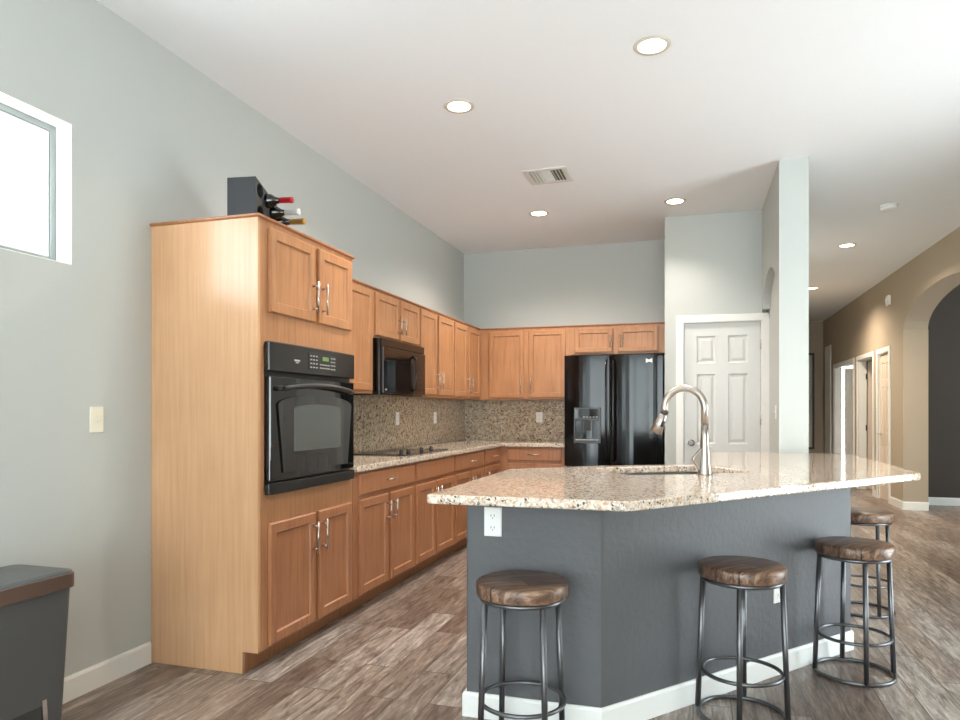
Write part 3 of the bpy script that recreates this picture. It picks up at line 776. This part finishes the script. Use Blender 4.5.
MB().tube([nb, nb + tdir * 0.03], [0.008, 0.009], 10).build('spray_button', M['slot'], hd)
lvd = Matrix.Rotation(math.atan2(-0.295, -0.955), 4, 'Z')
lv = MB().prism([(0.020, 0.012), (0.030, 0.020), (0.062, 0.072), (0.056, 0.084), (0.020, 0.128), (0.016, 0.120)], [], -0.010, 0.010, 'xz').xf(lvd)
lv.build('lever', M['faucet'], fa, 0.005, 3)


# ------------------------------------------------------------------ stools
def make_stool():
    r = thing('bar_stool', '', 'stool')
    MB().lathe([(0.150, 0.5740), (0.167, 0.5750), (0.1705, 0.5800), (0.1715, 0.6160), (0.168, 0.6230), (0.160, 0.6270), (0.02, 0.6270)], 56).build('seat', M['seat'], r)
    MB().circle((0, 0, 0.5645), 0.152, 0.009, 48, 10).build('seat_ring', M['steel'], r)
    for k in range(4):
        a = math.pi / 2 * k
        MB().tube([(0.153 * math.cos(a), 0.153 * math.sin(a), 0.559), (0.174 * math.cos(a), 0.174 * math.sin(a), 0.012)], 0.0113, 12).build('leg', M['steel'], r)
    MB().circle((0, 0, 0.185), 0.156, 0.008, 48, 10).build('foot_ring', M['steel'], r)
    MB().circle((0, 0, 0.0095), 0.170, 0.009, 48, 10).build('base_ring', M['steel'], r)
    return r


def copy_tree(o, parent=None):
    c = o.copy(); COL.objects.link(c)
    if parent: c.parent = parent
    for ch in [k for k in o.children]: copy_tree(ch, c)
    return c


proto = make_stool()
SP = [((-0.606, 2.495), 24.5 + 17.15, 32, 'round wood bar stool in front of the white outlet, nearest the island front corner'),
      ((0.192, 3.030), -23.7 + 17.15, 52, 'wooden bar stool in the middle of the angled island face, before its low outlet'),
      ((0.735, 3.681), -11.2 + 17.15, 58, 'wooden bar stool by the far right end of the angled island face'),
      ((1.022, 4.86), 1 + 17.15, 20, 'wooden bar stool half hidden behind the island end under the right overhang')]
for i, ((x_, y_), th, sg, lb) in enumerate(SP):
    s = proto if i == 0 else copy_tree(proto)
    s.location = (x_, y_, 0); s.rotation_euler = (0, 0, R(th)); tag(s, lb, 'stool', 'round wooden bar stools at the island')
    for ch in s.children:
        if ch.name.split('.')[0] == 'seat': ch.rotation_euler = (0, 0, R(sg - th))


# ------------------------------------------------------------------ small fixtures
def wall_plate(name, label, cat, loc, rz, kind='outlet', m=None, group=None, w=0.074, h=0.118):
    """plate facing local -y"""
    r = thing(name, label, cat, loc=loc, rz=rz, group=group)
    m = m or M['plate']
    MB().panel(-w / 2, w / 2, -h / 2, h / 2, [(0, -0.0005), (0, -0.003), (0.003, -0.006)]).build('cover_plate', m, r)
    if kind == 'outlet':
        for z in (-0.024, 0.024):
            sck = MB().prism(rrect(-0.017, 0.017, z - 0.015, z + 0.015, 0.01), [], -0.0075, -0.0062, 'xz').build('socket', m, r)
            MB().box(-0.008, -0.0055, -0.0082, -0.0076, z - 0.002, z + 0.007).box(0.0055, 0.008, -0.0082, -0.0076, z - 0.002, z + 0.007).box(-0.002, 0.002, -0.0082, -0.0076, z - 0.010, z - 0.006).build('slot', M['slot'], sck)
    else:
        tg = 2 if w > 0.1 else 1
        for k in range(tg):
            xx = (k - (tg - 1) / 2) * 0.046
            MB().box(xx - 0.005, xx + 0.005, -0.016, -0.0062, -0.004, 0.018).build('toggle', m, r)
    return r


OG = 'white electrical outlets'
wall_plate('outlet', 'white outlet on the grey island front just under the granite edge', 'outlet', (-0.778, 2.7015, 0.803), 0)
dang = math.atan2(4.055 - 2.702, 0.805 + 0.333)
tt = 0.64
wall_plate('outlet', 'white outlet low on the angled island face behind the middle bar stool', 'outlet', (-0.341 + 1.138 * tt + 0.0008, 2.702 + 1.353 * tt - 0.0008, 0.40), dang)
wall_plate('outlet', 'white outlet on the left-wall backsplash above the middle of the cooktop', 'outlet', (WL + 0.0195, 5.775, 1.19), R(90), group='outlets on the backsplash')
wall_plate('outlet', 'white outlet on the left-wall backsplash nearer the inside corner', 'outlet', (WL + 0.0195, 6.735, 1.19), R(90), group='outlets on the backsplash')
wall_plate('outlet', 'white outlet on the back-wall backsplash left of the refrigerator', 'outlet', (-1.675, YB - 0.0195, 1.19), 0, group='outlets on the backsplash')
wall_plate('light_switch', 'ivory light switch plate on the grey left wall beside the tall cabinet', 'switch', (WL + 0.0005, 2.48, 1.215), R(90), 'switch', M['ivory'])
wall_plate('light_switch', 'white light switch on the wall right of the pantry door', 'switch', (0.6695, 6.27, 1.25), R(-90), 'switch')

# recessed ceiling lights
LP = [((-0.2, 3.62), 'recessed ceiling light nearest the camera, above the island'), ((-1.366, 3.99), 'recessed ceiling light left of the vent, over the tall oven cabinet side'),
      ((-1.383, 6.36), 'recessed ceiling light beyond the vent in front of the back wall'), ((-0.152, 6.35), 'recessed ceiling light in front of the pantry door wall'),
      ((1.648, 8.6), 'recessed ceiling light in the hallway, nearer of the two beside the smoke detector'), ((1.715, 11.42), 'recessed ceiling light deep in the hallway, half hidden by the column')]


def downlight(x, y, label, power, col, size=150):
    r = thing('ceiling_light', label, 'ceiling light', loc=(x, y, CEIL), group='recessed ceiling lights')
    MB().lathe([(0.068, -0.001), (0.092, -0.001), (0.094, -0.004), (0.088, -0.009), (0.070, -0.006)], 40, cap0=False, cap1=False).rings([[(0.07 * math.cos(2 * math.pi * i / 40), 0.07 * math.sin(2 * math.pi * i / 40), z) for i in range(40)] for z in (-0.006, -0.0005)], False, False).build('trim_ring', M['trimring'], r)
    MB().lathe([(0.069, -0.0015), (0.068, -0.005), (0.03, -0.0065), (0.005, -0.007)], 32).build('lens', M['lamp'], r)
    l = bpy.data.lights.new('bulb', 'SPOT'); l.energy = power; l.color = col; l.spot_size = R(size); l.spot_blend = 0.8; l.shadow_soft_size = 0.06
    o = bpy.data.objects.new('bulb', l); COL.objects.link(o); o.parent = r; o.location = (0, 0, -0.03)
    return r


for i, ((x, y), lb) in enumerate(LP):
    downlight(x, y, lb, (100, 100, 145, 42, 230, 190)[i], (1.0, 0.91, 0.81) if i < 4 else (1.0, 0.84, 0.66), (150, 150, 150, 118, 150, 150)[i])

# ceiling vent
vt = thing('ceiling_vent', 'square white air vent grille on the ceiling between the recessed lights', 'vent', loc=(-1.093, 5.365, CEIL), rz=R(0))
h2 = 0.17
MB().prism(rect(-h2, h2, -h2, h2), [rect(-0.135, 0.135, -0.135, 0.135)], -0.012, -0.001).build('frame', M['vent'], vt, 0.003)
MB().box(-0.135, 0.135, -0.135, 0.135, -0.0025, -0.001).build('duct', M['ventdark'], vt)
for sx_ in (-1, 1):
    for k in range(4):
        x0 = sx_ * (0.045 + 0.026 * k)
        MB().prism([(x0, -0.003), (x0 + sx_ * 0.004, -0.003), (x0 + sx_ * 0.016, -0.014), (x0 + sx_ * 0.012, -0.014)], [], -0.134, 0.134, 'xz').build('slat', M['vent'], vt)
for k in range(5):
    y0_ = -0.12 + 0.05 * k
    MB().prism([(y0_, -0.003), (y0_ + 0.004, -0.003), (y0_ + 0.022, -0.014), (y0_ + 0.018, -0.014)], [], -0.04, 0.04, 'yz').build('slat', M['vent'], vt)

sm = thing('smoke_detector', 'round white smoke detector on the ceiling near the hallway arch', 'smoke detector', loc=(1.692, 7.05, CEIL))
MB().lathe([(0.075, -0.001), (0.075, -0.012), (0.07, -0.014)], 36).build('mount', M['plate'], sm)
MB().lathe([(0.068, -0.0141), (0.070, -0.03), (0.056, -0.042), (0.02, -0.046)], 36).build('cover', M['plate'], sm)
al = thing('alarm_sounder', 'small white alarm sounder high on the hall wall left of the arch', 'alarm', loc=(XH, 10.68, 2.775), rz=R(-90))
MB().prism(rrect(-0.07, 0.07, -0.07, 0.07, 0.03), [], -0.03, -0.0005, 'xz').build('housing', M['plate'], al, 0.008)
MB().lathe([(0.04, -0.0302), (0.035, -0.045), (0.015, -0.05)], 24, axis='y').build('dome', M['plate'], al)

struct('light_patch_panel', MB().box(XH - 0.022, XH - 0.0005, 14.82, 15.38, 0.0, 2.56), M['white'], None, 0.008)  # pale panel standing in for a soft strip of light on the wall
# picture on the hall end wall
pf = thing('picture_frame', 'tall dark frame of stacked pale prints on the hall end wall, cut by the column', 'picture', loc=(1.98, YE - 0.001, 1.20))
MB().prism(rect(-0.42, 0.42, -0.72, 1.27), [rect(-0.38, 0.38, -0.68, 1.23)], -0.03, -0.001, 'xz').build('frame', M['frame'], pf)
for k in range(4):
    MB().box(-0.375, 0.375, -0.02, -0.004, -0.675 + k * 0.478, -0.675 + k * 0.478 + 0.465).build('print', M['art'], pf)

# trash can
tr = thing('trash_can', 'charcoal plastic trash can with a bronze rim against the left wall', 'trash can', loc=(-2.362, 1.70, 0))


def tl(z, hx, hy, r): return [(a, b, z) for a, b in rrect(-hx, hx, -hy, hy, r, 6)]


MB().rings([tl(0, 0.118, 0.300, 0.035), tl(0.02, 0.121, 0.303, 0.035), tl(0.60, 0.145, 0.325, 0.035)]).build('body', M['trash'], tr)
MB().rings([tl(0.598, 0.147, 0.327, 0.035), tl(0.598, 0.156, 0.336, 0.04), tl(0.652, 0.156, 0.336, 0.04), tl(0.652, 0.149, 0.329, 0.036)]).build('rim_band', M['copper'], tr, 0.003)
MB().rings([tl(0.6525, 0.153, 0.333, 0.04), tl(0.660, 0.150, 0.330, 0.04), tl(0.664, 0.135, 0.315, 0.04), tl(0.666, 0.08, 0.26, 0.04)]).build('lid', M['trashlid'], tr)
MB().prism([(0.10, 0.012), (0.1235, 0.012), (0.1310, 0.195), (0.10, 0.195)], [], -0.24, 0.1995, 'xz').build('pedal_recess', M['slot'], tr)
MB().prism([(0.10, 0.012), (0.150, 0.012), (0.134, 0.215), (0.10, 0.215)], [], 0.200, 0.218, 'xz').build('pedal_bracket', M['chrome'], tr)


# wine rack and bottles
RK = R(9)
wr = thing('wine_rack', 'black wedge-shaped wine rack on top of the tall maple cabinet', 'wine rack', loc=(-2.10, 2.98, HTT + 0.0155), rz=RK)
B = [(0.135, 0.165, 'red'), (0.222, 0.118, 'silver'), (0.288, 0.088, 'gold')]
prof = [(0.0, 0.0), (0.33, 0.0), (0.33, 0.145), (0.0, 0.243)]
holes = []
for cy, cz_, rr in ((0.05, 0.185, 0.036), (0.055, 0.075, 0.036), (0.130, 0.158, 0.038), (0.125, 0.045, 0.034), (0.195, 0.114, 0.0375), (0.262, 0.082, 0.0365), (0.19, 0.031, 0.026), (0.27, 0.022, 0.018)):
    holes.append([(cy + rr * math.cos(-2 * math.pi * i / 24), cz_ + rr * math.sin(-2 * math.pi * i / 24)) for i in range(24)])
MB().prism(prof, holes, -0.152, 0.0, 'yz').build('rack_block', M['rack'], wr)


def bottle(cy, z, foil, label, tip):
    r = thing('wine_bottle', label, 'bottle', loc=(-2.10 - cy * math.sin(RK), 2.98 + cy * math.cos(RK), HTT + 0.0155 + z), rz=RK, group='wine bottles in the rack')
    MB().lathe([(0.030, -0.17), (0.0355, -0.165), (0.036, -0.16), (0.036, 0.01), (0.033, 0.028), (0.018, 0.05), (0.0145, 0.065), (0.0145, 0.07)], 28, axis='x').build('glass_body', M['bottle'], r)
    MB().lathe([(0.0148, 0.0701), (0.0150, tip - 0.012), (0.0165, tip - 0.012), (0.0165, tip), (0.01, tip)], 24, axis='x').build('foil_capsule', M[foil], r)


bottle(0.130, 0.158, 'red', 'wine bottle with a red capsule, topmost in the rack', 0.140)
bottle(0.195, 0.114, 'silver', 'wine bottle with a white capsule lying in the rack', 0.150)
bottle(0.262, 0.082, 'gold', 'wine bottle with a gold capsule, lowest in the rack', 0.152)
